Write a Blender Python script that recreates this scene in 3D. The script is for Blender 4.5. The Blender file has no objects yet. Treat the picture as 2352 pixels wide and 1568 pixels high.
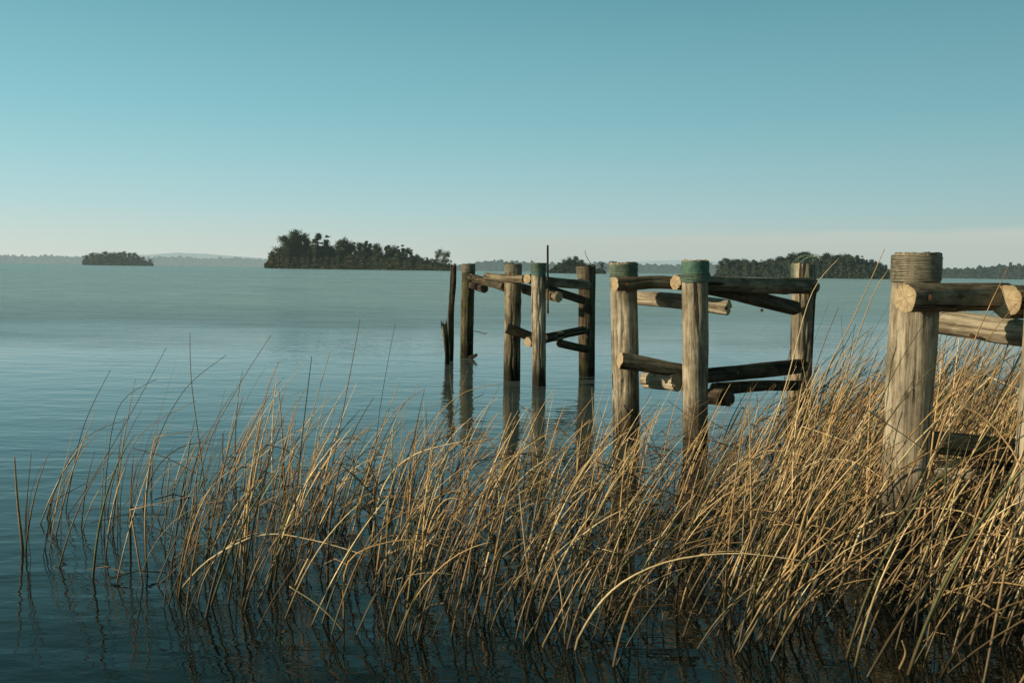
import bpy, math, random
from mathutils import Vector, Matrix, noise as mnoise
R=random.Random(7)
scene=bpy.context.scene; COL=scene.collection
# ------------------------------------------------------------------ camera
F=2287.0; CX,CY=1176.0,784.0; H=1.27
pitch=math.atan((784-619.2)/F); roll=0.0145
cam_p=Vector((0,0,H))
fw=Vector((0,math.cos(pitch),-math.sin(pitch)))
r0=Vector((1,0,0)); u0=Vector((0,math.sin(pitch),math.cos(pitch)))
rt=r0*math.cos(roll)+u0*math.sin(roll); up=u0*math.cos(roll)-r0*math.sin(roll)
def ray(px,py): return fw+rt*((px-CX)/F)-up*((py-CY)/F)
def at(px,py,Y):
    d=ray(px,py); return cam_p+d*(Y/d.y)
def on_water(px,py):
    d=ray(px,py); return cam_p+d*(-H/d.z)
def proj(p):
    v=p-cam_p; d=v.dot(fw); return CX+F*v.dot(rt)/d, CY-F*v.dot(up)/d
cd=bpy.data.cameras.new('camera'); cam=bpy.data.objects.new('camera',cd); COL.objects.link(cam)
cam.matrix_world=Matrix(((rt.x,up.x,-fw.x,0),(rt.y,up.y,-fw.y,0),(rt.z,up.z,-fw.z,H),(0,0,0,1)))
cd.sensor_width=36; cd.sensor_fit='HORIZONTAL'; cd.lens=F/2352*36; cd.clip_start=0.05; cd.clip_end=30000
scene.camera=cam
scene.view_settings.view_transform='Standard'; scene.view_settings.look='None'; scene.view_settings.exposure=0
def s2l(c):
    return tuple((x/255/12.92 if x/255<=0.04045 else ((x/255+0.055)/1.055)**2.4) for x in c)
def interp(tab,x):
    if x<=tab[0][0]: return tab[0][1]
    for (a,b),(c,d) in zip(tab,tab[1:]):
        if x<=c: return b+(d-b)*(x-a)/(c-a)
    return tab[-1][1]
# ------------------------------------------------------------------ node helpers
class NT:
    def __init__(s,tree): s.t=tree; tree.nodes.clear()
    def n(s,typ,**kw):
        nd=s.t.nodes.new(typ)
        for k,v in kw.items(): setattr(nd,k,v)
        return nd
    def l(s,a,b): s.t.links.new(a,b)
    def math(s,op,a,b=None,clamp=False):
        m=s.n('ShaderNodeMath',operation=op); m.use_clamp=clamp
        for i,v in enumerate((a,b)):
            if v is None: continue
            if hasattr(v,'links'): s.l(v,m.inputs[i])
            else: m.inputs[i].default_value=v
        return m.outputs[0]
    def mr(s,v,a,b,c,d,smooth=False):
        m=s.n('ShaderNodeMapRange'); m.clamp=True
        if smooth: m.interpolation_type='SMOOTHSTEP'
        s.l(v,m.inputs[0])
        for i,x in enumerate((a,b,c,d)): m.inputs[i+1].default_value=x
        return m.outputs[0]
    def mix(s,f,a,b,mode='MIX'):
        m=s.n('ShaderNodeMix',data_type='RGBA',blend_type=mode)
        for sock,v in ((m.inputs[0],f),(m.inputs[6],a),(m.inputs[7],b)):
            if hasattr(v,'links'): s.l(v,sock)
            elif isinstance(v,(int,float)): sock.default_value=v
            else: sock.default_value=tuple(v)[:3]+(1,)
        return m.outputs[2]
    def ramp(s,f,stops,interp='LINEAR'):
        m=s.n('ShaderNodeValToRGB'); e=m.color_ramp.elements; m.color_ramp.interpolation=interp
        while len(e)<len(stops): e.new(0.5)
        for el,(p,c) in zip(e,stops): el.position=p; el.color=tuple(c)[:3]+(1,)
        s.l(f,m.inputs[0]); return m.outputs[0]
    def noise(s,vec,scale,detail=4,rough=0.55,dist=0):
        m=s.n('ShaderNodeTexNoise'); s.l(vec,m.inputs['Vector'])
        m.inputs['Scale'].default_value=scale; m.inputs['Detail'].default_value=detail
        m.inputs['Roughness'].default_value=rough; m.inputs['Distortion'].default_value=dist
        return m.outputs['Fac']
    def mapping(s,vec,scale=(1,1,1),loc=(0,0,0)):
        m=s.n('ShaderNodeMapping'); s.l(vec,m.inputs[0]); m.inputs['Scale'].default_value=scale; m.inputs['Location'].default_value=loc
        return m.outputs[0]
    def bump(s,h,dist,strength=1.0,normal=None):
        m=s.n('ShaderNodeBump'); s.l(h,m.inputs['Height']); m.inputs['Distance'].default_value=dist
        if hasattr(strength,'links'): s.l(strength,m.inputs['Strength'])
        else: m.inputs['Strength'].default_value=strength
        if normal: s.l(normal,m.inputs['Normal'])
        return m.outputs[0]
def new_mat(name):
    m=bpy.data.materials.new(name); m.use_nodes=True; return m,NT(m.node_tree)
def finish(nt,color,rough,normal=None,metal=0,spec=0.3,ior=None,emis=None):
    p=nt.n('ShaderNodeBsdfPrincipled'); o=nt.n('ShaderNodeOutputMaterial')
    for k,v in (('Base Color',color),('Roughness',rough)):
        if hasattr(v,'links'): nt.l(v,p.inputs[k])
        elif k=='Base Color': p.inputs[k].default_value=tuple(v)[:3]+(1,)
        else: p.inputs[k].default_value=v
    p.inputs['Metallic'].default_value=metal; p.inputs['Specular IOR Level'].default_value=spec
    if ior: p.inputs['IOR'].default_value=ior
    if normal: nt.l(normal,p.inputs['Normal'])
    if emis:
        p.inputs['Emission Color'].default_value=tuple(emis)+(1,); p.inputs['Emission Strength'].default_value=1.0
    nt.l(p.outputs[0],o.inputs[0]); return p
# ------------------------------------------------------------------ world + sun
SUN_EL=math.radians(17); SUN_ROT=math.radians(254)
w=bpy.data.worlds.new('World'); scene.world=w; w.use_nodes=True
nt=NT(w.node_tree)
tc=nt.n('ShaderNodeTexCoord'); sp=nt.n('ShaderNodeSeparateXYZ'); nt.l(tc.outputs['Generated'],sp.inputs[0])
sky=nt.n('ShaderNodeTexSky',sky_type='NISHITA'); sky.sun_disc=False
sky.sun_elevation=SUN_EL; sky.sun_rotation=SUN_ROT; sky.air_density=1.0; sky.dust_density=1.5; sky.ozone_density=2.0
tinted=nt.mix(1.0,sky.outputs[0],(0.92,1.0,0.82),'MULTIPLY')
z=sp.outputs[2]; x=sp.outputs[0]
rampc=nt.ramp(z,[(0.0,s2l((202,210,200))),(0.025,s2l((192,208,202))),(0.055,s2l((174,205,207))),(0.09,s2l((157,200,206))),(0.15,s2l((132,188,198))),(0.26,s2l((101,162,174))),(0.36,s2l((84,139,146))),(0.5,s2l((64,105,109))),(1.0,s2l((33,57,60)))])
side=nt.mr(x,-0.55,0.5,1.20,0.88)
sc=nt.n('ShaderNodeVectorMath',operation='SCALE'); nt.l(rampc,sc.inputs[0]); nt.l(nt.math('MULTIPLY',side,10.0),sc.inputs['Scale'])
mixed=nt.mix(0.90,tinted,sc.outputs[0])
# low bank of pale cloud over the far shore
cn=nt.noise(nt.mapping(tc.outputs['Generated'],(7,7,60)),2.0,5,0.6)
top=nt.math('ADD',nt.mr(x,-0.05,0.45,0.032,0.045),nt.math('MULTIPLY',nt.math('SUBTRACT',cn,0.5),0.012))
edge=nt.mr(nt.math('SUBTRACT',top,z),-0.002,0.007,0,1,True)
mask=nt.math('MULTIPLY',edge,nt.mr(x,-0.12,0.06,0.0,0.7,True))
cc=nt.ramp(nt.mr(z,0.0,0.046,0,1),[(0.0,s2l((178,192,186))),(0.6,s2l((188,197,189))),(1.0,s2l((201,205,194)))])
cs=nt.n('ShaderNodeVectorMath',operation='SCALE'); nt.l(cc,cs.inputs[0]); cs.inputs['Scale'].default_value=10.0
final=nt.mix(mask,mixed,cs.outputs[0])
bg=nt.n('ShaderNodeBackground'); bg.inputs[1].default_value=0.1; nt.l(final,bg.inputs[0])
wo=nt.n('ShaderNodeOutputWorld'); nt.l(bg.outputs[0],wo.inputs[0])
sd=bpy.data.lights.new('sun','SUN'); sd.energy=5.0; sd.angle=math.radians(0.5); sd.color=(1.0,0.83,0.58)
so=bpy.data.objects.new('sun',sd); COL.objects.link(so)
to_sun=Vector((math.sin(SUN_ROT)*math.cos(SUN_EL),math.cos(SUN_ROT)*math.cos(SUN_EL),math.sin(SUN_EL)))
so.rotation_euler=to_sun.to_track_quat('Z','Y').to_euler(); so.location=(-20,-5,12)
# ------------------------------------------------------------------ materials
def wood(name,dark,light,moss=0.0):
    m,n=new_mat(name); t=n.n('ShaderNodeTexCoord'); oi=n.n('ShaderNodeObjectInfo')
    va=n.n('ShaderNodeVectorMath',operation='ADD'); n.l(t.outputs['Object'],va.inputs[0])
    cb=n.n('ShaderNodeCombineXYZ'); 
    for i in range(3): n.l(n.math('MULTIPLY',oi.outputs['Random'],17.0+i*9),cb.inputs[i])
    n.l(cb.outputs[0],va.inputs[1]); v=va.outputs[0]
    fine=n.noise(n.mapping(v,(75,75,5)),1.0,6,0.75)
    mid=n.noise(n.mapping(v,(22,22,1.6)),1.0,6,0.7,0.5)
    big=n.noise(n.mapping(v,(6,6,3.5)),1.0,5,0.65)
    blot=n.noise(v,16.0,5,0.7)
    f=n.math('ADD',n.math('MULTIPLY',fine,0.42),n.math('ADD',n.math('MULTIPLY',mid,0.42),n.math('MULTIPLY',blot,0.16)))
    c=n.ramp(f,[(0.36,tuple(x*0.25 for x in dark)),(0.44,dark),(0.53,light),(0.64,tuple(min(1,x*1.3) for x in light))])
    stain=n.mr(big,0.44,0.62,0.0,0.78)
    c=n.mix(stain,c,tuple(0.40*a+0.08*b for a,b in zip(dark,light)))
    crack=n.mr(n.noise(n.mapping(v,(13,13,0.6),(3,1,2)),1.0,5,0.6,0.4),0.375,0.405,1.0,0.0)
    c=n.mix(n.math('MULTIPLY',crack,0.92),c,(0.013,0.010,0.008))
    vo=n.n('ShaderNodeTexVoronoi'); n.l(n.mapping(v,(9,9,6)),vo.inputs['Vector']); vo.inputs['Scale'].default_value=1.0
    knot=n.mr(vo.outputs['Distance'],0.06,0.15,0.7,0.0)
    c=n.mix(knot,c,(0.035,0.024,0.014))
    g=n.n('ShaderNodeNewGeometry'); s=n.n('ShaderNodeSeparateXYZ'); n.l(g.outputs['Position'],s.inputs[0])
    wz=n.math('ADD',s.outputs[2],n.math('MULTIPLY',n.math('SUBTRACT',mid,0.5),0.6))
    c=n.mix(n.mr(wz,0.10,0.48,0.95,0.0),c,(0.016,0.015,0.010))       # damp, algae darkened foot
    if moss:
        ms=n.mr(n.noise(v,9.0,4),0.5,0.62,0,moss); c=n.mix(ms,c,(0.075,0.09,0.025))
    h=n.math('SUBTRACT',f,n.math('MULTIPLY',crack,0.7))
    finish(n,c,0.88,n.bump(h,0.014,1.0),spec=0.12); return m
W_PALE=wood('pale_weathered_wood',(0.20,0.162,0.108),(0.45,0.39,0.285))
W_MID=wood('brown_weathered_wood',(0.115,0.09,0.058),(0.31,0.256,0.172))
W_MOSS=wood('mossy_weathered_wood',(0.055,0.046,0.028),(0.145,0.122,0.075),0.8)
W_DARK=wood('dark_rotten_wood',(0.046,0.036,0.026),(0.13,0.10,0.068),0.3)
def endgrain(name,light,dark):
    m,n=new_mat(name); t=n.n('ShaderNodeTexCoord'); v=t.outputs['Object']
    s=n.n('ShaderNodeSeparateXYZ'); n.l(v,s.inputs[0])
    r=n.math('SQRT',n.math('ADD',n.math('POWER',n.math('ABSOLUTE',s.outputs[0]),2.0),n.math('POWER',n.math('ABSOLUTE',s.outputs[1]),2.0)))
    rr=n.math('ADD',r,n.math('MULTIPLY',n.noise(v,22,3),0.012))
    ring=n.math('SINE',n.math('MULTIPLY',rr,800.0))
    ang=n.math('ARCTAN2',s.outputs[0],s.outputs[1])
    cmb=n.n('ShaderNodeCombineXYZ'); n.l(n.math('MULTIPLY',ang,2.4),cmb.inputs[0])
    rad=n.mr(n.noise(cmb.outputs[0],1.3,4),0.36,0.40,1.0,0.0)
    c=n.mix(n.mr(ring,-1,1,0,0.4),light,dark)
    c=n.mix(n.mr(n.noise(v,40,4),0.45,0.72,0,0.8),c,dark)
    c=n.mix(n.mr(r,0.04,0.062,0,0.55),c,dark)
    c=n.mix(n.math('MULTIPLY',rad,0.55),c,(0.03,0.022,0.015))
    finish(n,c,0.85,n.bump(n.math('SUBTRACT',n.math('MULTIPLY',ring,0.2),rad),0.003,0.7),spec=0.15); return m
E_PALE=endgrain('sawn_end_grain',(0.50,0.40,0.25),(0.22,0.16,0.09))
E_DARK=endgrain('dark_end_grain',(0.11,0.085,0.055),(0.04,0.032,0.022))
def simple(name,a,b,scale,rough,metal=0,bumpd=0.002,emis=None):
    m,n=new_mat(name); t=n.n('ShaderNodeTexCoord'); f=n.noise(t.outputs['Object'],scale,5,0.6)
    c=n.mix(n.mr(f,0.35,0.65,0,1),a,b); finish(n,c,rough,n.bump(f,bumpd,0.6),metal,emis=emis); return m
WIRE=simple('galvanised_wire',(0.15,0.135,0.095),(0.34,0.31,0.23),22,0.55,0.2,0.0005)
GWIRE=simple('green_coated_wire',(0.05,0.10,0.075),(0.19,0.23,0.165),18,0.55,0.0,0.0005)
GREEN=simple('faded_green_sleeve',(0.026,0.09,0.068),(0.095,0.165,0.125),18,0.6,0.0,0.004)
RUST=simple('rusty_iron',(0.07,0.03,0.015),(0.16,0.075,0.035),80,0.7,0.4,0.001)
def vcol_mat(name,rough,vary=0.0,spec=0.25,emis=None):
    m,n=new_mat(name); a=n.n('ShaderNodeAttribute'); a.attribute_name='col'; c=a.outputs['Color']
    if vary:
        oi=n.n('ShaderNodeObjectInfo'); k=n.mr(oi.outputs['Random'],0,1,1-vary,1+vary)
        s=n.n('ShaderNodeVectorMath',operation='SCALE'); n.l(c,s.inputs[0]); n.l(k,s.inputs['Scale']); c=s.outputs[0]
    finish(n,c,rough,spec=spec,emis=emis); return m
def reed_mat():
    m,n=new_mat('dry_reed'); a=n.n('ShaderNodeAttribute'); a.attribute_name='col'; c=a.outputs['Color']
    g=n.n('ShaderNodeNewGeometry')
    f=n.noise(g.outputs['Position'],38.0,4,0.7)
    s=n.n('ShaderNodeVectorMath',operation='SCALE'); n.l(c,s.inputs[0]); n.l(n.mr(f,0.3,0.7,0.65,1.3),s.inputs['Scale'])
    finish(n,s.outputs[0],0.5,spec=0.35); return m
REED=reed_mat()
# haze on the far banks painted in as constant emission of each material
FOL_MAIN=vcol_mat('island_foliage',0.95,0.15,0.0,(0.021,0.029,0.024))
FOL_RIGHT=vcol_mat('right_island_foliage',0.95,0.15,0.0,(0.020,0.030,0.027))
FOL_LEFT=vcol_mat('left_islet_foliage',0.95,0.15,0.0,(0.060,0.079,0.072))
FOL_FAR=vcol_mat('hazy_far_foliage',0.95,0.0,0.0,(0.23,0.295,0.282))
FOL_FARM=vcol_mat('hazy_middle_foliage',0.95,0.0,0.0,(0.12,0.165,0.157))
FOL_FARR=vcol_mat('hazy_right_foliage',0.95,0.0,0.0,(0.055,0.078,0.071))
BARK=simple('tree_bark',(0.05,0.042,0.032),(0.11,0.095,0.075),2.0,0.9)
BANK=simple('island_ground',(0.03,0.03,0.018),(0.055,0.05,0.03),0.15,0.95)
HILL=simple('hazy_hill_ground',(0.10,0.12,0.12),(0.12,0.14,0.14),0.004,1.0,0,0.1,(0.30,0.38,0.37))  # haze over the hills painted in as emission
HILL2=simple('far_shore_ground',(0.08,0.09,0.08),(0.10,0.11,0.10),0.02,1.0,0,0.1,(0.09,0.12,0.115))  # far bank ground with weaker painted haze glow
# water
m,n=new_mat('lake_water'); WATER=m
t=n.n('ShaderNodeTexCoord'); v=t.outputs['Object']; s=n.n('ShaderNodeSeparateXYZ'); n.l(v,s.inputs[0])
patch=n.noise(n.mapping(v,(0.07,0.16,1)),1.0,5,0.65)
yy=n.math('ADD',s.outputs[1],n.math('MULTIPLY',n.math('SUBTRACT',patch,0.5),22.0))
yy=n.math('SUBTRACT',yy,n.math('MULTIPLY',s.outputs[0],0.45))
far=n.mr(yy,11.0,36.0,0.0,1.0,True)
hA=n.noise(n.mapping(v,(4.0,8.0,1)),1.0,3,0.5,0.3)
hB=n.noise(n.mapping(v,(1.3,4.2,1)),1.0,4,0.6,0.2)
hC=n.noise(n.mapping(v,(1.2,2.2,1)),1.0,2,0.5,0.3)
hD=n.noise(n.mapping(v,(0.30,1.1,1)),1.0,5,0.7,0.2)
nC=n.bump(hC,0.009,1.0)
nA=n.bump(hA,0.0042,1.0,nC)
nB=n.bump(hB,0.09,far,nA)
nD=n.bump(hD,0.22,n.mr(yy,18,60,0,1,True),nB)
band=n.noise(n.mapping(v,(0.012,0.05,1)),1.0,4,0.6)
dash=n.mr(hD,0.36,0.64,0.0,1.0,True)
rgh=n.math('ADD',n.mr(yy,11.5,28,0.03,0.27,True),n.math('MULTIPLY',n.math('SUBTRACT',band,0.5),n.mr(yy,20,80,0.0,0.12)))
# sky brightness of open lake painted into base colour, water by the reeds dark
farc=n.mix(dash,(0.17,0.255,0.235),(0.36,0.47,0.435))  # ripple tones painted as darker and lighter dashes
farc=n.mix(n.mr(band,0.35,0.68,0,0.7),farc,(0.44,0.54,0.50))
far_sheen=n.mr(s.outputs[1],3.2,42.0,0.0,1.0)
far_sheen=n.math('POWER',far_sheen,0.85)
base=n.mix(far_sheen,(0.003,0.0075,0.0065),farc)
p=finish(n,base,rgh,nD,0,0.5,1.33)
p.inputs['Specular Tint'].default_value=(1.0,0.98,0.86,1)
# ------------------------------------------------------------------ object helpers
def tag(o,label=None,cat=None,group=None,kind=None):
    if label: o['label']=label
    if cat: o['category']=cat
    if group: o['group']=group
    if kind: o['kind']=kind
    return o
class MB:
    def __init__(s): s.v=[]; s.f=[]; s.c=[]; s.m=[]; s.nrm=[]
    def tube(s,pts,rad,sides=3,cols=None,cap=True,mi=0):
        base=len(s.v); N=len(pts); prev=None
        for i,p in enumerate(pts):
            tg=(pts[min(i+1,N-1)]-pts[max(i-1,0)]).normalized()
            if prev is None:
                ref=Vector((0.13,0.97,0.2)) if abs(tg.y)<0.9 else Vector((1,0,0.1))
                uu=tg.cross(ref).normalized()
            else: uu=(prev-tg*prev.dot(tg)).normalized()
            prev=uu; vv=tg.cross(uu)
            r=rad[i] if isinstance(rad,(list,tuple)) else rad
            for k in range(sides):
                a=2*math.pi*k/sides
                s.v.append(p+uu*(r*math.cos(a))+vv*(r*math.sin(a)))
                s.c.append(cols[i] if cols else (1,1,1))
        for i in range(N-1):
            for k in range(sides):
                a=base+i*sides+k; b=base+i*sides+(k+1)%sides
                s.f.append((a,b,b+sides,a+sides)); s.m.append(mi)
        if cap:
            s.f.append(tuple(base+k for k in range(sides))[::-1]); s.m.append(mi)
            s.f.append(tuple(base+(N-1)*sides+k for k in range(sides))); s.m.append(mi)
    def quad(s,c,size,col,rnd,nr):
        # leaf clump card facing roughly along nr
        a=(nr+Vector((rnd.gauss(0,1),rnd.gauss(0,1),rnd.gauss(0,1)))*0.55).normalized()
        b=a.orthogonal().normalized(); q=a.cross(b); an=rnd.random()*6.28
        e1=(b*math.cos(an)+q*math.sin(an))*size; e2=(q*math.cos(an)-b*math.sin(an))*size*rnd.uniform(0.5,0.9)
        i=len(s.v); s.v+= [c-e1-e2*.4,c+e1*.3-e2,c+e1+e2*.5,c-e1*.2+e2]; s.c+=[col]*4
        nn=(nr*0.85+a*0.25).normalized(); s.nrm+=[nn]*4
        s.f.append((i,i+1,i+2,i+3)); s.m.append(0)
    def mesh(s,name,mats,smooth=False,color=False):
        me=bpy.data.meshes.new(name)
        me.from_pydata([tuple(q) for q in s.v],[],s.f)
        for mt in (mats if isinstance(mats,(list,tuple)) else [mats]): me.materials.append(mt)
        me.polygons.foreach_set('material_index',s.m)
        if smooth: me.polygons.foreach_set('use_smooth',[True]*len(s.f))
        if color:
            at_=me.color_attributes.new('col','FLOAT_COLOR','POINT'); buf=[]
            for c in s.c: buf+= [c[0],c[1],c[2],1.0]
            at_.data.foreach_set('color',buf)
        me.update()
        if s.nrm and len(s.nrm)==len(s.v):
            me.polygons.foreach_set('use_smooth',[True]*len(s.f))
            me.normals_split_custom_set_from_vertices([tuple(q) for q in s.nrm])
        return me
    def build(s,name,mats,parent=None,loc=None,smooth=False,color=False):
        o=bpy.data.objects.new(name,s.mesh(name,mats,smooth,color)); COL.objects.link(o)
        if loc is not None: o.location=loc
        if parent: o.parent=parent
        return o
def empty(name,loc,label,cat,group=None):
    o=bpy.data.objects.new(name,None); o.location=loc; o.empty_display_size=0.2; COL.objects.link(o); return tag(o,label,cat,group)
# ------------------------------------------------------------------ water sheet
mb=MB(); S=9000
mb.v=[Vector((-S,-60,0)),Vector((S,-60,0)),Vector((S,S,0)),Vector((-S,S,0))]; mb.c=[(1,1,1)]*4; mb.f=[(0,1,2,3)]; mb.m=[0]
tag(mb.build('lake_water',WATER),kind='structure')
# ------------------------------------------------------------------ logs and posts
def log_mb(L,ra,rb,seed,bend=0.0,jag0=0.004,jag1=0.004,segs=56,ovals=0.05):
    mb=MB(); rr=random.Random(seed); n=max(8,int(L/0.035)); off=Vector((seed*3.1,seed*1.7,0))
    cracks=[(rr.random()*6.28,rr.uniform(0.05,0.11),rr.uniform(0.07,0.20),rr.random(),rr.uniform(0.3,1.0)) for _ in range(9)]
    ba=rr.random()*6.28
    knots=[(rr.random()*6.28,rr.random(),rr.uniform(0.05,0.12)) for _ in range(4)]
    def rad(th,tz):
        r=ra+(rb-ra)*tz
        d=Vector((math.cos(th)*1.2,math.sin(th)*1.2,tz*L*1.6))+off
        k=1+ovals*mnoise.noise(d)*2+0.035*mnoise.noise(Vector((math.cos(th)*7,math.sin(th)*7,tz*L*2.0))+off)+0.016*mnoise.noise(Vector((math.cos(th)*14,math.sin(th)*14,tz*L*6))+off)
        for ca,wd,dp,c0,ln in cracks:
            da=abs((th-ca-0.25*math.sin(tz*3+c0*5)-0.08*math.sin(tz*L*17+c0*9)+math.pi)%(2*math.pi)-math.pi)
            lz=max(0,1-abs(tz-c0)/ln)
            if da<wd*1.8: k-=dp*min(1,lz*2)*max(0,1-da/(wd*1.8))
        for ka,kz,kh in knots:
            da=(th-ka+math.pi)%(2*math.pi)-math.pi
            k+=kh*math.exp(-(da*da)/0.06-((tz-kz)*L)**2/0.0016)
        return r*k
    def cen(tz): 
        b=bend*math.sin(math.pi*tz)+bend*0.5*math.sin(2*math.pi*tz+seed); return Vector((b*math.cos(ba),b*math.sin(ba),0))
    e0=[rr.uniform(-jag0,jag0)*0.5+jag0*1.5*mnoise.noise(Vector((k*0.25,seed,1))) for k in range(segs)]
    e1=[rr.uniform(-jag1,jag1)*0.5+jag1*1.8*mnoise.noise(Vector((k*0.22,seed,9))) for k in range(segs)]
    for i in range(n+1):
        tz=i/n
        for k in range(segs):
            th=2*math.pi*k/segs; r=rad(th,tz); z=tz*L
            if i==0: z+=e0[k]; r*=0.985
            if i==n: z+=e1[k]; r*=0.985
            mb.v.append(cen(tz)+Vector((r*math.cos(th),r*math.sin(th),z))); mb.c.append((1,1,1))
    for i in range(n):
        for k in range(segs):
            a=i*segs+k; b=i*segs+(k+1)%segs; mb.f.append((a,b,b+segs,a+segs)); mb.m.append(0)
    for ring,sgn,z in ((0,-1,0.0),(n,1,L)):
        base=len(mb.v)
        for k in range(segs): mb.v.append(mb.v[ring*segs+k].copy()); mb.c.append((1,1,1))
        for k in range(segs):
            c=cen(ring/n); o=mb.v[ring*segs+k]; q=0.55
            mb.v.append(Vector((c.x+(o.x-c.x)*q,c.y+(o.y-c.y)*q,z+rr.uniform(-.002,.002)))); mb.c.append((1,1,1))
        ci=len(mb.v); mb.v.append(cen(ring/n)+Vector((0,0,z))); mb.c.append((1,1,1))
        for k in range(segs):
            k2=(k+1)%segs
            q=(base+k,base+k2,base+segs+k2,base+segs+k); t3=(base+segs+k,base+segs+k2,ci)
            if sgn<0: q=q[::-1]; t3=t3[::-1]
            mb.f+= [q,t3]; mb.m+=[1,1]
    return mb
def place_log(name,p0,p1,ra,rb,mats,parent,seed,**kw):
    d=p1-p0; mb=log_mb(d.length,ra,rb,seed,**kw)
    me=mb.mesh(name,mats); 
    me.polygons.foreach_set('use_smooth',[q==0 for q in mb.m])
    o=bpy.data.objects.new(name,me); COL.objects.link(o)
    if parent: o.parent=parent; o.location=p0-parent.location
    else: o.location=p0
    o.rotation_mode='QUATERNION'; o.rotation_quaternion=Vector((0,0,1)).rotation_difference(d.normalized())
    o['len']=d.length
    return o
seedc=[10]
def sd_(): seedc[0]+=1; return seedc[0]
def post(parent,top,low,Y,wpx,mats,bands=(),bottom=-0.7,wlow=None,jag=0.006,bend=0.006):
    pt=at(top[0],top[1],Y); pl=at(low[0],low[1],Y)
    d=(pl-pt); pb=pt+d*((bottom-pt.z)/d.z)
    r=wpx*Y/F/2; rl=(wlow or wpx)*Y/F/2
    o=place_log('post',pb,pt,rl,r,mats,parent,sd_(),jag1=jag,bend=bend); L=o['len']
    for (kind,y0,y1,turns) in bands:
        z1=L-(y0-top[1])*Y/F; z0=L-(y1-top[1])*Y/F
        if kind=='sleeve':
            b=MB(); sg=40
            for i in range(7):
                zz=z0+(z1-z0)*i/6
                for k in range(sg):
                    th=6.283*k/sg; rr=r*1.03+0.003+0.004*mnoise.noise(Vector((math.cos(th)*3,math.sin(th)*3,zz*20+r*99)))
                    b.v.append(Vector((rr*math.cos(th),rr*math.sin(th),zz+0.010*mnoise.noise(Vector((th*2,zz,3)))))); b.c.append((1,1,1))
            for i in range(6):
                for k in range(sg):
                    a=i*sg+k; c=i*sg+(k+1)%sg; b.f.append((a,c,c+sg,a+sg)); b.m.append(0)
            b.build('green_sleeve',GREEN,o,smooth=True)
        else:
            turns=int(turns*2)
            b=MB(); pts=[]; N=int(turns*22); wr=min(0.0034,max(0.0022,(z1-z0)/turns*0.40)); rr0=R.random()*6
            for i in range(N+1):
                th=6.283*turns*i/N; tz=i/N
                zz=z0+(z1-z0)*tz+0.004*math.sin(th+rr0+tz*3)+0.004*mnoise.noise(Vector((th*0.5,rr0,0)))
                q=r*1.012+wr+0.003*abs(mnoise.noise(Vector((th*0.45,rr0,5))))+(0.006 if kind=='gwire_on' else 0)
                pts.append(Vector((q*math.cos(th),q*math.sin(th),zz)))
            b.tube(pts,wr,5)
            b.build('wire_binding',GWIRE if kind.startswith('g') else WIRE,o,smooth=True)
    return o
def beam(parent,a,b,ra,rb,mats,**kw):
    kw.setdefault('bend',0.006); kw.setdefault('ovals',0.06)
    return place_log('crossbeam',at(*a),at(*b),ra,rb,mats,parent,sd_(),**kw)
def bolt(bm_obj,parent,px,py,Y,out=0.03,r=0.008):
    p=at(px,py,Y); loc=Vector(parent.location)
    b=MB(); dirn=(cam_p-p).normalized(); dirn.z=0; dirn.normalize()
    b.tube([p-dirn*0.05,p+dirn*out],r*0.7,8); b.tube([p+dirn*(out-0.008),p+dirn*(out+0.006)],r*1.6,6)
    wm=Matrix.Translation(loc+bm_obj.location)@bm_obj.rotation_quaternion.to_matrix().to_4x4()
    inv=wm.inverted(); b.v=[inv@q for q in b.v]
    return b.build('bolt',RUST,bm_obj)
PM=[W_PALE,E_DARK]; MM=[W_MID,E_PALE]; DM=[W_DARK,E_DARK]; MO=[W_MOSS,E_DARK]; PP=[W_PALE,E_PALE]; MD=[W_MID,E_DARK]
G='ruined jetty trestles'
# --- near trestle
tA=empty('wooden_trestle',at(2095,1000,4.23),'nearest timber trestle at the right edge, thick pale post bound with grey wire','jetty trestle',G)
tA.location.z=0
post(tA,(2106,581),(2088,1000),4.23,106,PM,[('wire',588,646,10)],wlow=100,jag=0.006)
post(tA,(2420,600),(2391,1000),4.05,106,PM,[('gwire',604,650,9)])
pRA=at(2398,700,4.05)+Vector((1.06,0.98,0))
place_log('post',Vector((pRA.x,pRA.y,-0.7)),Vector((pRA.x,pRA.y,H+0.1)),0.1,0.1,PM,tA,sd_())
a1=beam(tA,(2076,685,4.05),(2310,682,4.27),0.060,0.058,MM); bolt(a1,tA,2132,682,4.06,0.05,0.009)
a2=beam(tA,(2310,691,4.17),(2310+640,690,5.3),0.071,0.068,MM)
a3=beam(tA,(2135,737,4.70),(2480,776,4.36),0.056,0.060,PP); bolt(a3,tA,2232,770,4.55,0.03,0.007)
a5=beam(tA,(2110,1012,4.30),(2370,1034,4.34),0.050,0.048,MD)
a6=beam(tA,(2150,1075,4.60),(2470,1112,4.34),0.056,0.06,PP)
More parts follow.
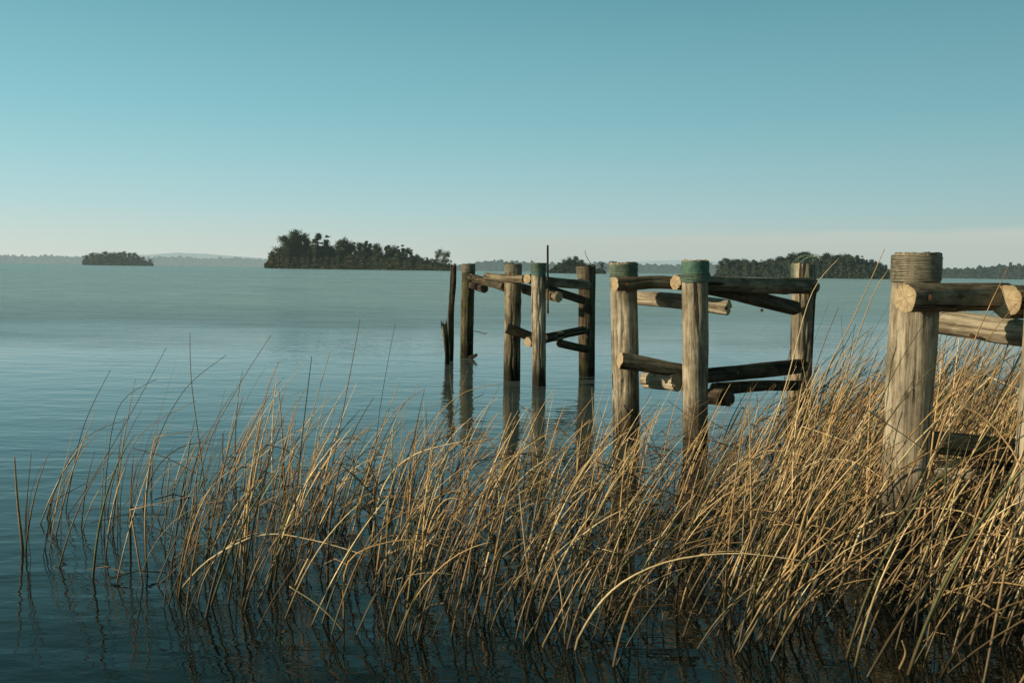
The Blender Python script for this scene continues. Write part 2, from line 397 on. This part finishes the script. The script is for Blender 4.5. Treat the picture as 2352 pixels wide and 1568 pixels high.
# --- middle trestle
tB=empty('wooden_trestle',at(1600,1000,7.0),'middle timber trestle of three posts banded in green, double log beams between','jetty trestle',G); tB.location.z=0
post(tB,(1432,603),(1441,950),7.04,63,PM,[('gwire',605,636,8)],wlow=58,jag=0.010,bend=0.010)
post(tB,(1597,598),(1598,900),6.78,60,PP,[('sleeve',600,648,0),('gwire_on',628,645,3)],wlow=56,jag=0.008)
rb=post(tB,(1847,605),(1836,900),8.2,53,PM,[('gwire',608,640,8)],wlow=52,bend=0.015)
L=rb['len']; b=MB()
for k in range(5):      # loose loops of wire sticking up from the top
    pts=[]; x0=R.uniform(-0.05,0.05); hh=R.uniform(0.05,0.085); wd=R.uniform(0.07,0.1)
    for i in range(17):
        q=math.pi*i/16; pts.append(Vector((x0+0.03-wd*math.cos(q),-0.06+0.03*k+0.03*math.cos(q),L-0.05+hh*1.3*math.sin(q)+0.03*(1-math.cos(q)))))
    b.tube(pts,0.0032,5)
b.build('loose_wire',GWIRE,rb,smooth=True)
b1=beam(tB,(1413,653,6.88),(1548,650,7.02),0.050,0.047,MM)
b2=beam(tB,(1551,649,6.92),(1866,658,8.03),0.051,0.066,MM); bolt(b1,tB,1440,652,6.86,0.04,0.008)
b3=beam(tB,(1462,683,7.34),(1674,706,6.99),0.052,0.056,PP); bolt(b3,tB,1668,708,6.95,0.05,0.008)
b4=beam(tB,(1600,655,7.25),(1826,707,8.03),0.052,0.058,DM); bolt(b4,tB,1750,712,7.7,0.05,0.008)
b5=beam(tB,(1424,826,6.88),(1575,852,7.0),0.058,0.048,MM,ovals=0.12)
b6=beam(tB,(1484,872,7.28),(1558,878,6.95),0.062,0.066,PP)
b7=beam(tB,(1585,868,7.02),(1842,840,8.03),0.055,0.058,DM,ovals=0.08)
b8=beam(tB,(1595,912,7.15),(1676,914,6.92),0.055,0.060,DM)
b9=beam(tB,(1640,893,7.3),(1842,884,8.05),0.045,0.042,DM,ovals=0.10)
# --- farther trestle
tC=empty('wooden_trestle',at(1240,900,11.2),'farther narrow timber trestle of three posts with a thin rod rising above it','jetty trestle',G); tC.location.z=0
post(tC,(1179,606),(1177,900),11.4,38,MD,[('wire',608,626,6)],jag=0.016,bend=0.014)
mc=post(tC,(1237,604),(1237,850),10.9,32,PP,[('sleeve',604,632,0),('gwire_on',606,626,4)])
post(tC,(1346,610),(1345,850),12.0,42,DM,[('wire',612,640,7)],wlow=34,jag=0.03,bend=0.025)
rod=place_log('rod',at(1258,720,11.12),at(1258,563,11.12),0.013,0.011,DM,tC,sd_(),segs=10)
beam(tC,(1115,635,11.55),(1203,641,11.2),0.042,0.045,MM)
beam(tC,(1210,640,11.08),(1350,655,11.85),0.055,0.055,MM)
beam(tC,(1198,662,11.6),(1284,683,11.1),0.055,0.06,MM)
beam(tC,(1240,655,11.4),(1335,688,11.9),0.05,0.05,DM)
beam(tC,(1164,753,11.2),(1222,772,11.25),0.055,0.045,DM,ovals=0.12)
beam(tC,(1212,786,11.10),(1290,770,11.45),0.058,0.055,MM)
beam(tC,(1250,776,11.2),(1340,758,11.85),0.048,0.05,DM,ovals=0.05,bend=0.0)
beam(tC,(1285,788,11.4),(1348,802,11.85),0.045,0.045,DM,ovals=0.05,bend=0.0)
b=MB(); p0=at(1362,612,12.0)-tC.location
b.tube([p0+Vector((-0.10*math.sin(q/12*1.5),0,0.19*q/12)) for q in range(13)],0.004,4); b.build('wire_end',WIRE,tC)
# --- farthest post
tD=empty('wooden_trestle',at(1075,825,14.3),'farthest mossy post wound with wire, dark log stubs on its right','jetty trestle',G); tD.location.z=0
post(tD,(1076,607),(1073,815),14.3,30,MO,[('wire',609,626,6)],jag=0.018,bend=0.018)
beam(tD,(1082,636,14.12),(1160,660,11.62),0.05,0.05,DM)
beam(tD,(1086,655,14.2),(1113,663,13.6),0.06,0.06,DM)
tw=MB(); p0=at(1086,760,14.2)-tD.location
tw.tube([p0,p0+Vector((0.09,0,-0.01)),p0+Vector((0.17,-.02,-0.035)),p0+Vector((0.2,-.02,-0.02))],0.006,5); tw.build('twig',RUST,tD)
beam(tD,(1078,822,14.12),(1094,815,13.95),0.035,0.02,DM)
sl=place_log('broken_post',at(1031,842,13.7)-Vector((0,0,0.4)),at(1041,610,13.7),0.046,0.040,DM,None,sd_(),jag1=0.04,ovals=0.35,bend=0.02)
tag(sl,'thin splintered post leaning beside the farthest post at the outer end','post')
st=place_log('broken_post',at(1026,842,13.2)-Vector((0,0,0.4)),at(1021,745,13.2),0.040,0.030,[W_MID,E_DARK],None,sd_(),jag1=0.08,ovals=0.4,bend=0.02)
tag(st,'short jagged post stub in the water, leftmost of the jetty remains','post')
# ------------------------------------------------------------------ islands
def grow(mb,prof,base_y,Y,thick,n,size,cols,rnd,nv=0.8,cv=0.5):
    x0,x1=prof[0][0],prof[-1][0]
    for _ in range(n):
        px=rnd.uniform(x0,x1); ty=interp(prof,px); 
        hpx=(base_y(px)-ty)*(0.86+0.36*mnoise.noise(Vector((px*0.11,Y,1)))+0.22*mnoise.noise(Vector((px*0.4,Y,4))))
        q=rnd.random()**0.8
        yy=Y-thick*(1-q)+rnd.uniform(0,0.5)*thick
        p=at(px,base_y(px)-hpx*q,yy)
        if p.z<0.15: p.z=0.15
        cl=mnoise.noise_vector(p*(0.26/size))
        k=rnd.uniform(0.85,1.15)*(0.85+cv*cl.x); c=rnd.choice(cols)
        mb.quad(p,size*rnd.uniform(0.6,1.3),tuple(max(0,v*k) for v in c),rnd,(Vector((0,-0.6,0.6))+cl*nv).normalized())
def mound(name,px0,px1,base_y,Y,hgt,depth,mat):
    a=at(px0,base_y(px0),Y); b_=at(px1,base_y(px1),Y); a.z=b_.z=0
    mb=MB(); nu,nv=60,10
    for i in range(nu+1):
        u=i/nu*2-1
        for j in range(nv+1):
            v=j/nv*2-1; c=a.lerp(b_,i/nu)
            e=max(0,1-u*u)**0.5; hz=hgt*e*max(0,1-v*v)**0.6*(0.8+0.5*mnoise.noise(Vector((u*5,v*2,Y))))
            mb.v.append(Vector((c.x,Y+v*depth*max(0.15,e),hz-0.3))); mb.c.append((1,1,1))
    for i in range(nu):
        for j in range(nv):
            q=i*(nv+1)+j; mb.f.append((q,q+nv+1,q+nv+2,q+1)); mb.m.append(0)
    return tag(mb.build(name,mat,smooth=True),kind='structure')
hor=lambda px: 619.2+0.0145*(px-1176)
DG=[(0.046,0.056,0.032),(0.055,0.062,0.036),(0.038,0.048,0.030),(0.062,0.060,0.036)]
def crown_mesh(kind,seed):
    rnd=random.Random(seed); mb=MB()
    cl=[]
    if kind=='broad':
        for _ in range(30):
            z=rnd.uniform(0.16,0.93); wmax=0.27*math.sin(min(1,(z-0.08)/0.92)*math.pi*0.86+0.35); a=rnd.random()*6.28; q=rnd.random()**0.5*wmax
            cl.append((q*math.cos(a),q*math.sin(a),z,rnd.uniform(0.075,0.125)))
    elif kind=='cone':
        for _ in range(28):
            z=rnd.uniform(0.10,0.96); wmax=0.20*(1.02-z)+0.02; a=rnd.random()*6.28; q=rnd.random()**0.5*wmax
            cl.append((q*math.cos(a),q*math.sin(a),z,0.04+0.065*(1-z)))
    else:
        for _ in range(26):
            z=rnd.uniform(0.16,0.90); wmax=0.42*math.sqrt(max(0.02,1-((z-0.5)/0.5)**2)); a=rnd.random()*6.28; q=rnd.random()**0.5*wmax
            cl.append((q*math.cos(a),q*math.sin(a),z,rnd.uniform(0.08,0.14)))
    for (x,y,z,r) in cl:
        base=rnd.choice(DG); k0=rnd.uniform(0.85,1.15)
        for _ in range(150):
            dn=Vector((rnd.gauss(0,1),rnd.gauss(0,1),rnd.gauss(0,0.75))); d=dn*r*0.55
            k=k0*rnd.uniform(0.85,1.15)
            nr=(dn.normalized()*0.4+Vector((x,y,(z-0.5)*0.6)).normalized()*0.7+Vector((0,0,0.25))).normalized()
            mb.quad(Vector((x,y,z))+d,rnd.uniform(0.010,0.022),tuple(v*k for v in base),rnd,nr)
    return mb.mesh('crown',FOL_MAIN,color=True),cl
def trunk_mesh(cl,seed):
    mb=MB()
    top=max(c[2] for c in cl)*0.8
    mid=[Vector((0.01*math.sin(i*1.3+seed),0.01*math.cos(i+seed),top*i/6)) for i in range(7)]
    mb.tube(mid,[0.022*(1-0.8*i/6) for i in range(7)],7)
    for c in cl[:8]:
        zb=max(0.12,c[2]-0.22); s0=Vector((0,0,min(zb,top*0.9))); e=Vector(c[:3])
        mb.tube([s0,s0.lerp(e,0.5)+Vector((0,0,-0.02)),e],[0.010,0.007,0.003],5)
    return mb.mesh('trunk',BARK)
PROTO={}
for i,k in enumerate(['broad','broad','broad','cone','cone','round','round']):
    cm,cl=crown_mesh(k,40+i); PROTO.setdefault(k,[]).append((cm,trunk_mesh(cl,60+i)))
def tree(px,top_y,Y,kind,name,label,group,base_z=0.5,wide=1.0,mat=None):
    tp=at(px,top_y,Y); hgt=tp.z-base_z
    cm,tm=R.choice(PROTO[kind])
    o=empty(name,(tp.x,tp.y,base_z),label,'tree',group)
    for nm,me in (('crown',cm),('trunk',tm)):
        c=bpy.data.objects.new(nm,me); COL.objects.link(c); c.parent=o
        if mat and nm=='crown': c.material_slots[0].link='OBJECT'; c.material_slots[0].material=mat
    o.scale=(hgt*wide,hgt*wide,hgt); o.rotation_euler=(0,0,R.random()*6.28)
    return o
# main island
by=lambda px: hor(px)+4.6
mound('island',608,1038,by,600,2.5,22,BANK)
mb=MB(); rnd=random.Random(3)
grow(mb,[(609,606),(625,584),(645,572),(670,566),(720,570),(760,580),(820,584),(900,586),(950,594),(990,600),(1037,611)],by,592,22,26000,0.85,[(0.066,0.058,0.034),(0.078,0.066,0.040),(0.050,0.052,0.032),(0.040,0.046,0.030)],rnd)
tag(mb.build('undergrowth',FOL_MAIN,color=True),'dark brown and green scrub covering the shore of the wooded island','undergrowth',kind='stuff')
GI='trees on the wooded island'
for (px,ty,k,wd,lab) in [(655,540,'broad',1.1,'tall spreading tree at the left end of the wooded island'),(680,528,'broad',1.15,'tallest broad crowned tree near the left end of the wooded island'),(700,536,'broad',1.0,'tall tree just right of the tallest tree on the wooded island'),
  (730,533,'cone',1.25,'pointed dark tree right of the gap in the wooded island crowns'),(750,540,'cone',1.2,'second pointed dark tree in the middle left of the wooded island'),(793,543,'broad',0.9,'tall rough crowned tree in the middle of the wooded island'),
  (1013,569,'round',0.75,'lone tree standing apart at the right tip of the wooded island'),(1026,574,'round',0.7,'small lone tree at the far right tip of the wooded island')]:
    tree(px,ty,600+R.uniform(-12,12),k,'island_tree',lab,None,1.0,wd)
for (px,ty,k) in [(630,575,'round'),(642,562,'round'),(667,545,'broad'),(690,550,'round'),(712,558,'broad'),(741,556,'cone'),(765,563,'broad'),(776,556,'cone'),(784,551,'broad'),(804,553,'broad'),(815,556,'cone'),(826,556,'broad'),(840,551,'cone'),(850,557,'cone'),(860,559,'broad'),(868,570,'broad'),(885,564,'cone'),(893,561,'cone'),(905,562,'broad'),(914,565,'cone'),(925,562,'cone'),(934,569,'broad'),(945,573,'cone'),(955,582,'broad'),(968,588,'round'),(980,590,'cone'),(993,592,'round'),(1003,593,'round'),(835,566,'round'),(875,574,'round'),(755,566,'round')]:
    tree(px+R.uniform(-2,2),ty,600+R.uniform(-14,25),k,'island_tree','dark tree in the dense stand on the wooded island',GI,1.0,R.uniform(0.9,1.3))
# left islet
by2=lambda px: hor(px)+3.6
mound('islet',190,352,by2,790,2,16,BANK)
mb=MB(); grow(mb,[(191,598),(215,588),(260,586),(310,590),(335,600),(350,607)],by2,784,14,9000,1.0,DG,rnd)
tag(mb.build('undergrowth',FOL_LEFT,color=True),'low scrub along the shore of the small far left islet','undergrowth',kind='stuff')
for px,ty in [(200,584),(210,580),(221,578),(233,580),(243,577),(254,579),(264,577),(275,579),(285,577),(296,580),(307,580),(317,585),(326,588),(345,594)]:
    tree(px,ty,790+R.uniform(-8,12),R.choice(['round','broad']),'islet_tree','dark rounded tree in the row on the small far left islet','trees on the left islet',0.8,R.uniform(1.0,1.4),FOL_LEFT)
# small islet seen between the posts
by3=lambda px: hor(px)+6.6
mound('islet',1262,1392,by3,440,1.5,10,BANK)
mb=MB(); grow(mb,[(1263,622),(1285,604),(1310,597),(1340,603),(1360,615),(1390,624)],by3,436,8,7000,0.6,DG,rnd)
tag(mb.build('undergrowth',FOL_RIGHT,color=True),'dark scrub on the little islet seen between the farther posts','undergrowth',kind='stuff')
for px,ty in [(1283,602),(1298,593),(1312,588),(1322,588),(1335,596),(1382,601)]:
    tree(px,ty,440+R.uniform(-5,6),R.choice(['round','broad']),'islet_tree','dark tree on the little islet seen between the farther posts','trees on the little islet',0.8,R.uniform(0.9,1.2),FOL_RIGHT)
# right island
by4=lambda px: hor(px)+9.0
mound('island',1640,2052,by4,325,1.8,12,BANK)
mb=MB(); grow(mb,[(1641,634),(1660,610),(1700,602),(1800,600),(1860,595),(1960,595),(2000,602),(2030,612),(2050,636)],by4,319,9,22000,0.48,DG,rnd)
tag(mb.build('undergrowth',FOL_RIGHT,color=True),'dark scrub along the shore of the right island behind the posts','undergrowth',kind='stuff')
px=1655
while px<2040:
    ty=interp([(1650,602),(1665,592),(1700,592),(1760,596),(1800,588),(1820,580),(1850,578),(1880,584),(1905,582),(1940,580),(1970,584),(2000,592),(2020,598),(2040,612)],px)
    tree(px,ty+R.uniform(-2,5),325+R.uniform(-5,12),R.choice(['round','broad','broad','cone']),'island_tree','dark tree in the stand on the right island behind the posts','trees on the right island',0.8,R.uniform(1.0,1.5),FOL_RIGHT)
    px+=R.uniform(8,13)
# hazy far shores
HZ=[(0.055,0.062,0.045),(0.062,0.068,0.05),(0.05,0.058,0.045)]
def far_shore(prof,off,Y,n,size,mat,label):
    byf=lambda px: hor(px)+off
    mb=MB(); grow(mb,prof,byf,Y,20,n,size,HZ,rnd,0.6,0.4)
    tag(mb.build('far_woodland',mat,color=True),label,'woodland',kind='stuff')
    mound('far_shore',prof[0][0],prof[-1][0],byf,Y+15,1.5,25,HILL2)
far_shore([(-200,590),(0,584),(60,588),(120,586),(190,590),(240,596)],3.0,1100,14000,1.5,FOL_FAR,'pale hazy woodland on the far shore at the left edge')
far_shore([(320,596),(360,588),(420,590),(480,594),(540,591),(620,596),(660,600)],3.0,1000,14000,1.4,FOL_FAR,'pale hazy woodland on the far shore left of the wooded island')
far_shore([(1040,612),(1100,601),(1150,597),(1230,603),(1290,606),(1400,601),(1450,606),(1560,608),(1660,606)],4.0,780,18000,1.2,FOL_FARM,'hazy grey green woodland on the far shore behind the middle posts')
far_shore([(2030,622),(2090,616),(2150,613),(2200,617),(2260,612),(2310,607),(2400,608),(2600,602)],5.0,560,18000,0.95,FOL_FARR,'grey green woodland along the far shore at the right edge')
def ridge(prof,Y,mat):
    mb=MB(); x0,x1=prof[0][0],prof[-1][0]; N=160
    for i in range(N+1):
        px=x0+(x1-x0)*i/N; y=interp(prof,px)+2.0*mnoise.noise(Vector((px*0.02,Y,0)))+0.8*mnoise.noise(Vector((px*0.09,Y,2)))
        tp=at(px,y,Y); 
        mb.v+=[Vector((tp.x*0.9,Y-400,-1)),tp,Vector((tp.x*1.1,Y+500,-1))]; mb.c+=[(1,1,1)]*3
    for i in range(N):
        for j in range(2):
            q=i*3+j; mb.f.append((q,q+3,q+4,q+1)); mb.m.append(0)
    tag(mb.build('hills',mat,smooth=True),kind='structure')
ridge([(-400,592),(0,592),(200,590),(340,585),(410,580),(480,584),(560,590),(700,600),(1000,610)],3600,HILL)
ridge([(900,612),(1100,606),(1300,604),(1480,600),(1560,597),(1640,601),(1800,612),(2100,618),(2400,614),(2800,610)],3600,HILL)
# ------------------------------------------------------------------ reeds
front=[(-60,1240),(40,1275),(150,1320),(300,1370),(450,1410),(800,1455),(1250,1490),(1700,1505),(2050,1545),(2352,1575),(2700,1615)]
back=[(-60,1200),(40,1190),(200,1155),(400,1125),(700,1100),(1000,1085),(1200,1070),(1400,1060),(1600,1040),(1750,1000),(1900,960),(2352,950),(2700,940)]
dens=[(-60,12),(0,34),(120,58),(300,90),(500,125),(800,145),(1200,135),(1500,138),(1800,180),(2100,215),(2352,225),(2700,210)]
mlen=[(0,0.47),(200,0.62),(600,0.67),(1000,0.57),(1300,0.54),(1600,0.68),(1900,0.95),(2352,1.0),(2700,1.0)]
mlean=[(0,12),(600,14),(1200,18),(1700,23),(2352,26),(2700,27)]
PAL=[(0.48,0.315,0.135),(0.66,0.505,0.275),(0.37,0.235,0.105),(0.19,0.12,0.055),(0.09,0.098,0.036),(0.058,0.048,0.028)]
WRD=['golden','pale straw','tawny','brown','olive green','dark']
class Stem: pass
stems=[]
def mk(base,L,lean,az,bend,kink,r,ci,shape,rnd):
    pts=[]; nseg=10; p=base+Vector((0,0,-0.06)); th=lean*0.7
    hd=Vector((math.cos(az),math.sin(az),0)); side=Vector((-math.sin(az),math.cos(az),0))
    ds=(L+0.06)/nseg; wob=rnd.uniform(-0.12,0.12); kk=rnd.uniform(0.45,0.85)
    pts.append(p.copy())
    for i in range(nseg):
        s=(i+1)/nseg
        a=th+lean*0.5*s+bend*s**1.7
        if kink and s>kk: a+=kink
        a=min(a,2.5)
        p=p+(hd*math.sin(a)+Vector((0,0,math.cos(a)))+side*wob*s)*ds
        if p.z<0.01 and i>3: p.z=0.01
        pts.append(p.copy())
    st=Stem(); st.pts=pts; st.base=base; st.ci=ci; st.shape=shape; st.L=L
    cut=0.75 if shape=='snapped' else 0.28
    st.rad=[r*(1-(1-cut)*(i/nseg)**1.5) for i in range(nseg+1)]
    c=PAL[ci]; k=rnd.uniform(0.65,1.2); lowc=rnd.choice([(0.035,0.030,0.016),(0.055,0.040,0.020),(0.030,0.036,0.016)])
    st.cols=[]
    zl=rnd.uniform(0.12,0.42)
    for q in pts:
        f=max(0.0,min(1.0,1-q.z/zl))**0.7  # stem foot browner, with the shade inside the bed painted in
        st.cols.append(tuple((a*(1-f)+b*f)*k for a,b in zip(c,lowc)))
    return st
rnd=random.Random(21)
X0,X1,Y0,Y1=-2.6,5.0,2.9,9.2; DM_=330
Ntry=int((X1-X0)*(Y1-Y0)*DM_)
for _ in range(Ntry):
    b=Vector((rnd.uniform(X0,X1),rnd.uniform(Y0,Y1),0)); px,py=proj(b)
    if px<-60 or px>2650 or py>interp(front,px)+rnd.gauss(0,20) or py<interp(back,px)-abs(rnd.gauss(0,16)): continue
    cl=0.5+1.3*mnoise.noise(Vector((b.x*2.2,b.y*2.2,3)))+0.7*mnoise.noise(Vector((b.x*6,b.y*6,8)))
    d=interp(dens,px)*(0.14+1.65*max(0,cl))
    if b.y>6.0: d*=0.55
    if py<interp(back,px)+80 and px<1700: d*=0.45
    if rnd.random()>d/DM_: continue
    L=interp(mlen,px)*rnd.uniform(0.5,1.18)
    if rnd.random()<0.11: L*=1.25
    if b.y>6.0: L*=0.9
    lean=math.radians(max(-20,rnd.gauss(interp(mlean,px),11))); az=rnd.gauss(-0.05,0.6)
    bend=math.radians(abs(rnd.gauss(0,20))+2); kink=0; shape='slender'
    q=rnd.random()
    if q<0.09: bend=math.radians(rnd.uniform(50,100)); shape='arching'
    elif q<0.165: kink=math.radians(rnd.uniform(40,120)); shape='bent over'
    elif q<0.26: L*=rnd.uniform(0.3,0.6); bend*=0.3; shape='snapped'
    if px<600: ci=rnd.choices(range(6),[3.2,2.2,3.5,3,2.5,2.6])[0]
    else: ci=rnd.choices(range(6),[5,4,4,2.6,1.7,1.4])[0]
    rr_=max(0.0018,rnd.gauss(0.0034 if px<600 else 0.0043,0.0013))
    stems.append(mk(b,L,lean,az,bend,kink,rr_,ci,shape,rnd))
# individually drawn prominent stems
def hero(pix,ci,shape,label=None,r=0.0036,dy=0.0):
    b=on_water(*pix[0]); Y=b.y; pts=[]; n=len(pix)
    ctrl=[at(x,y,Y+dy*i/(n-1)) for i,(x,y) in enumerate(pix)]
    N=16
    for i in range(N+1):
        t=i/N*(n-1); k=min(int(t),n-2); f=t-k
        p0=ctrl[max(k-1,0)];p1=ctrl[k];p2=ctrl[k+1];p3=ctrl[min(k+2,n-1)]
        pts.append(0.5*((2*p1)+(p2-p0)*f+(2*p0-5*p1+4*p2-p3)*f*f+(3*p1-p0-3*p2+p3)*f**3))
    pts[0].z=-0.05
    st=Stem(); st.pts=pts; st.base=b; st.ci=ci; st.shape=shape; st.L=9; st.label=label
    st.rad=[r*(1-0.6*i/N) for i in range(N+1)]
    st.cols=[]
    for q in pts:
        f=max(0.0,min(1.0,1-q.z/0.14))*0.8; st.cols.append(tuple((a*(1-f)+b2*f)*0.9 for a,b2 in zip(PAL[ci],(0.05,0.042,0.02))))  # brown foot plus painted bed shade, as on the scattered stems
    stems.append(st)
hero([(1315,1490),(1370,1395),(1440,1330),(1550,1285),(1700,1270),(1860,1290)],1,'arching','long pale reed arching low to the right across the front of the bed',0.0050,-0.15)
hero([(1245,1485),(1290,1400),(1345,1300)],0,'arching','golden reed standing just left of the long pale arching reed',0.0045)
hero([(405,1365),(480,1285),(600,1228),(720,1240),(852,1278)],1,'arching','pale reed arching right in the thin left part of the bed',0.0044,-0.2)
hero([(790,1447),(735,1392),(665,1346)],1,'bent over','pale short reed tipped left at the front water edge',0.0048)
hero([(790,1420),(800,1290),(900,1243),(1000,1250),(1092,1306)],0,'arching','golden reed arching over to the right above the front water edge',0.0042)
hero([(850,1270),(880,1120),(950,1045),(1068,1012)],1,'arching','broad pale blade arching right below the farthest posts',0.0060,-0.2)
hero([(152,1185),(205,1110),(300,950),(382,798)],4,'slender','dark green reed leaning right at the left end of the bed',0.003)
hero([(150,1172),(190,985),(253,850)],5,'slender','dark thin reed upright at the left end of the bed',0.003)
hero([(52,1262),(40,1150),(33,1048)],2,'snapped','tawny snapped reed, leftmost of all the reeds',0.0075)
hero([(60,1275),(62,1150),(72,1040)],3,'slender',None,0.003)
hero([(660,1350),(690,1040),(716,818)],5,'slender','tall dark reed rising straight above the left part of the bed',0.0034)
hero([(490,1300),(462,1050),(440,880),(436,765)],3,'slender',None,0.0028)
hero([(700,1330),(760,1080),(800,880),(827,732)],3,'slender',None,0.003)
hero([(430,1310),(470,1050),(540,900),(622,770)],3,'slender',None,0.0026)
hero([(1760,1260),(1880,900),(1960,730),(2032,572)],0,'slender','tallest golden reed reaching above the shore left of the near post',0.0040)
hero([(1700,1200),(1800,900),(1862,680),(1928,592)],1,'slender',None,0.0034)
hero([(1830,1250),(1930,900),(2000,690),(2040,620)],0,'slender',None,0.0036)
hero([(900,1250),(980,1000),(1060,905),(1160,880)],0,'arching',None,0.003)
hero([(620,1300),(700,1010),(760,800)],0,'slender',None,0.0028)
hero([(560,1290),(600,960),(640,830)],2,'slender',None,0.0028)
hero([(850,1200),(870,960),(908,740)],5,'slender',None,0.0024)
hero([(115,1220),(125,1130),(190,1010),(300,960)],4,'arching',None,0.0026)
hero([(240,1240),(245,1080),(275,930),(360,870)],5,'arching',None,0.0026)
hero([(330,1250),(350,1050),(420,900),(520,815)],5,'arching',None,0.0026)
hero([(270,1230),(275,1100),(330,990),(450,920)],2,'arching',None,0.0028)
hero([(2066,1535),(2080,1500),(2072,1470)],0,'snapped','short golden stub at the water edge below the near post',0.006)
hero([(1380,1390),(1560,1270),(1700,1245),(1820,1255)],2,'arching',None,0.0038)
def score(st):
    px,py=proj(st.base); 
    if px<0 or px>2352: return -1
    if st.L==9: return 99
    return st.L/st.base.y+0.35/st.base.y
order=sorted(range(len(stems)),key=lambda i:-score(stems[i])); solo=set(order[:300])
def where(px):
    return ('at the open left end of the reed bed' if px<350 else 'in the thin left part of the reed bed' if px<900 else
        'in the bed before the farther trestle' if px<1350 else 'in the bed before the middle trestle' if px<1750 else
        'in the thick bed between middle and near trestle' if px<2030 else 'in the thick bed at the near trestle foot')
rest=MB()
for i,st in enumerate(stems):
    if i in solo:
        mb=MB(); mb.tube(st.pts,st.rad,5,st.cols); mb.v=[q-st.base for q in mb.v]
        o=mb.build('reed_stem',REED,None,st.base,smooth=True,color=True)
        px,_=proj(st.base); lab=getattr(st,'label',None)
        if lab: tag(o,lab,'reed')
        else: 
            wd=where(px); tag(o,'%s %s reed stem %s'%(st.shape,WRD[st.ci],wd),'reed','reed stems '+wd)
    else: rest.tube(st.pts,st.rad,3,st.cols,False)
# fallen dead stalks tangled low in the bed
for _ in range(2600):
    b=Vector((rnd.uniform(-1.6,4.6),rnd.uniform(3.1,7.5),0)); px,py=proj(b)
    if px<150 or py>interp(front,px)-25 or py<interp(back,px)+30: continue
    if rnd.random()>interp(dens,px)/210: continue
    p=b+Vector((0,0,rnd.uniform(0.0,0.30))); a=rnd.random()*6.28; l=rnd.uniform(0.08,0.36); e=rnd.uniform(-0.5,0.9)
    q=p+Vector((math.cos(a)*l,math.sin(a)*l*0.8,max(-p.z,l*math.sin(e))))
    c=rnd.choice([(0.09,0.055,0.028),(0.14,0.09,0.042),(0.06,0.042,0.024),(0.24,0.16,0.075)])
    rest.tube([p,p.lerp(q,0.5)+Vector((0,0,0.02)),q],rnd.uniform(0.0016,0.0034),3,[c]*3,False)
tag(rest.build('reed_bed',REED,smooth=True,color=True),'dense bed of dry golden reeds leaning right around the jetty posts','reeds',kind='stuff')
print('STEMS',len(stems))
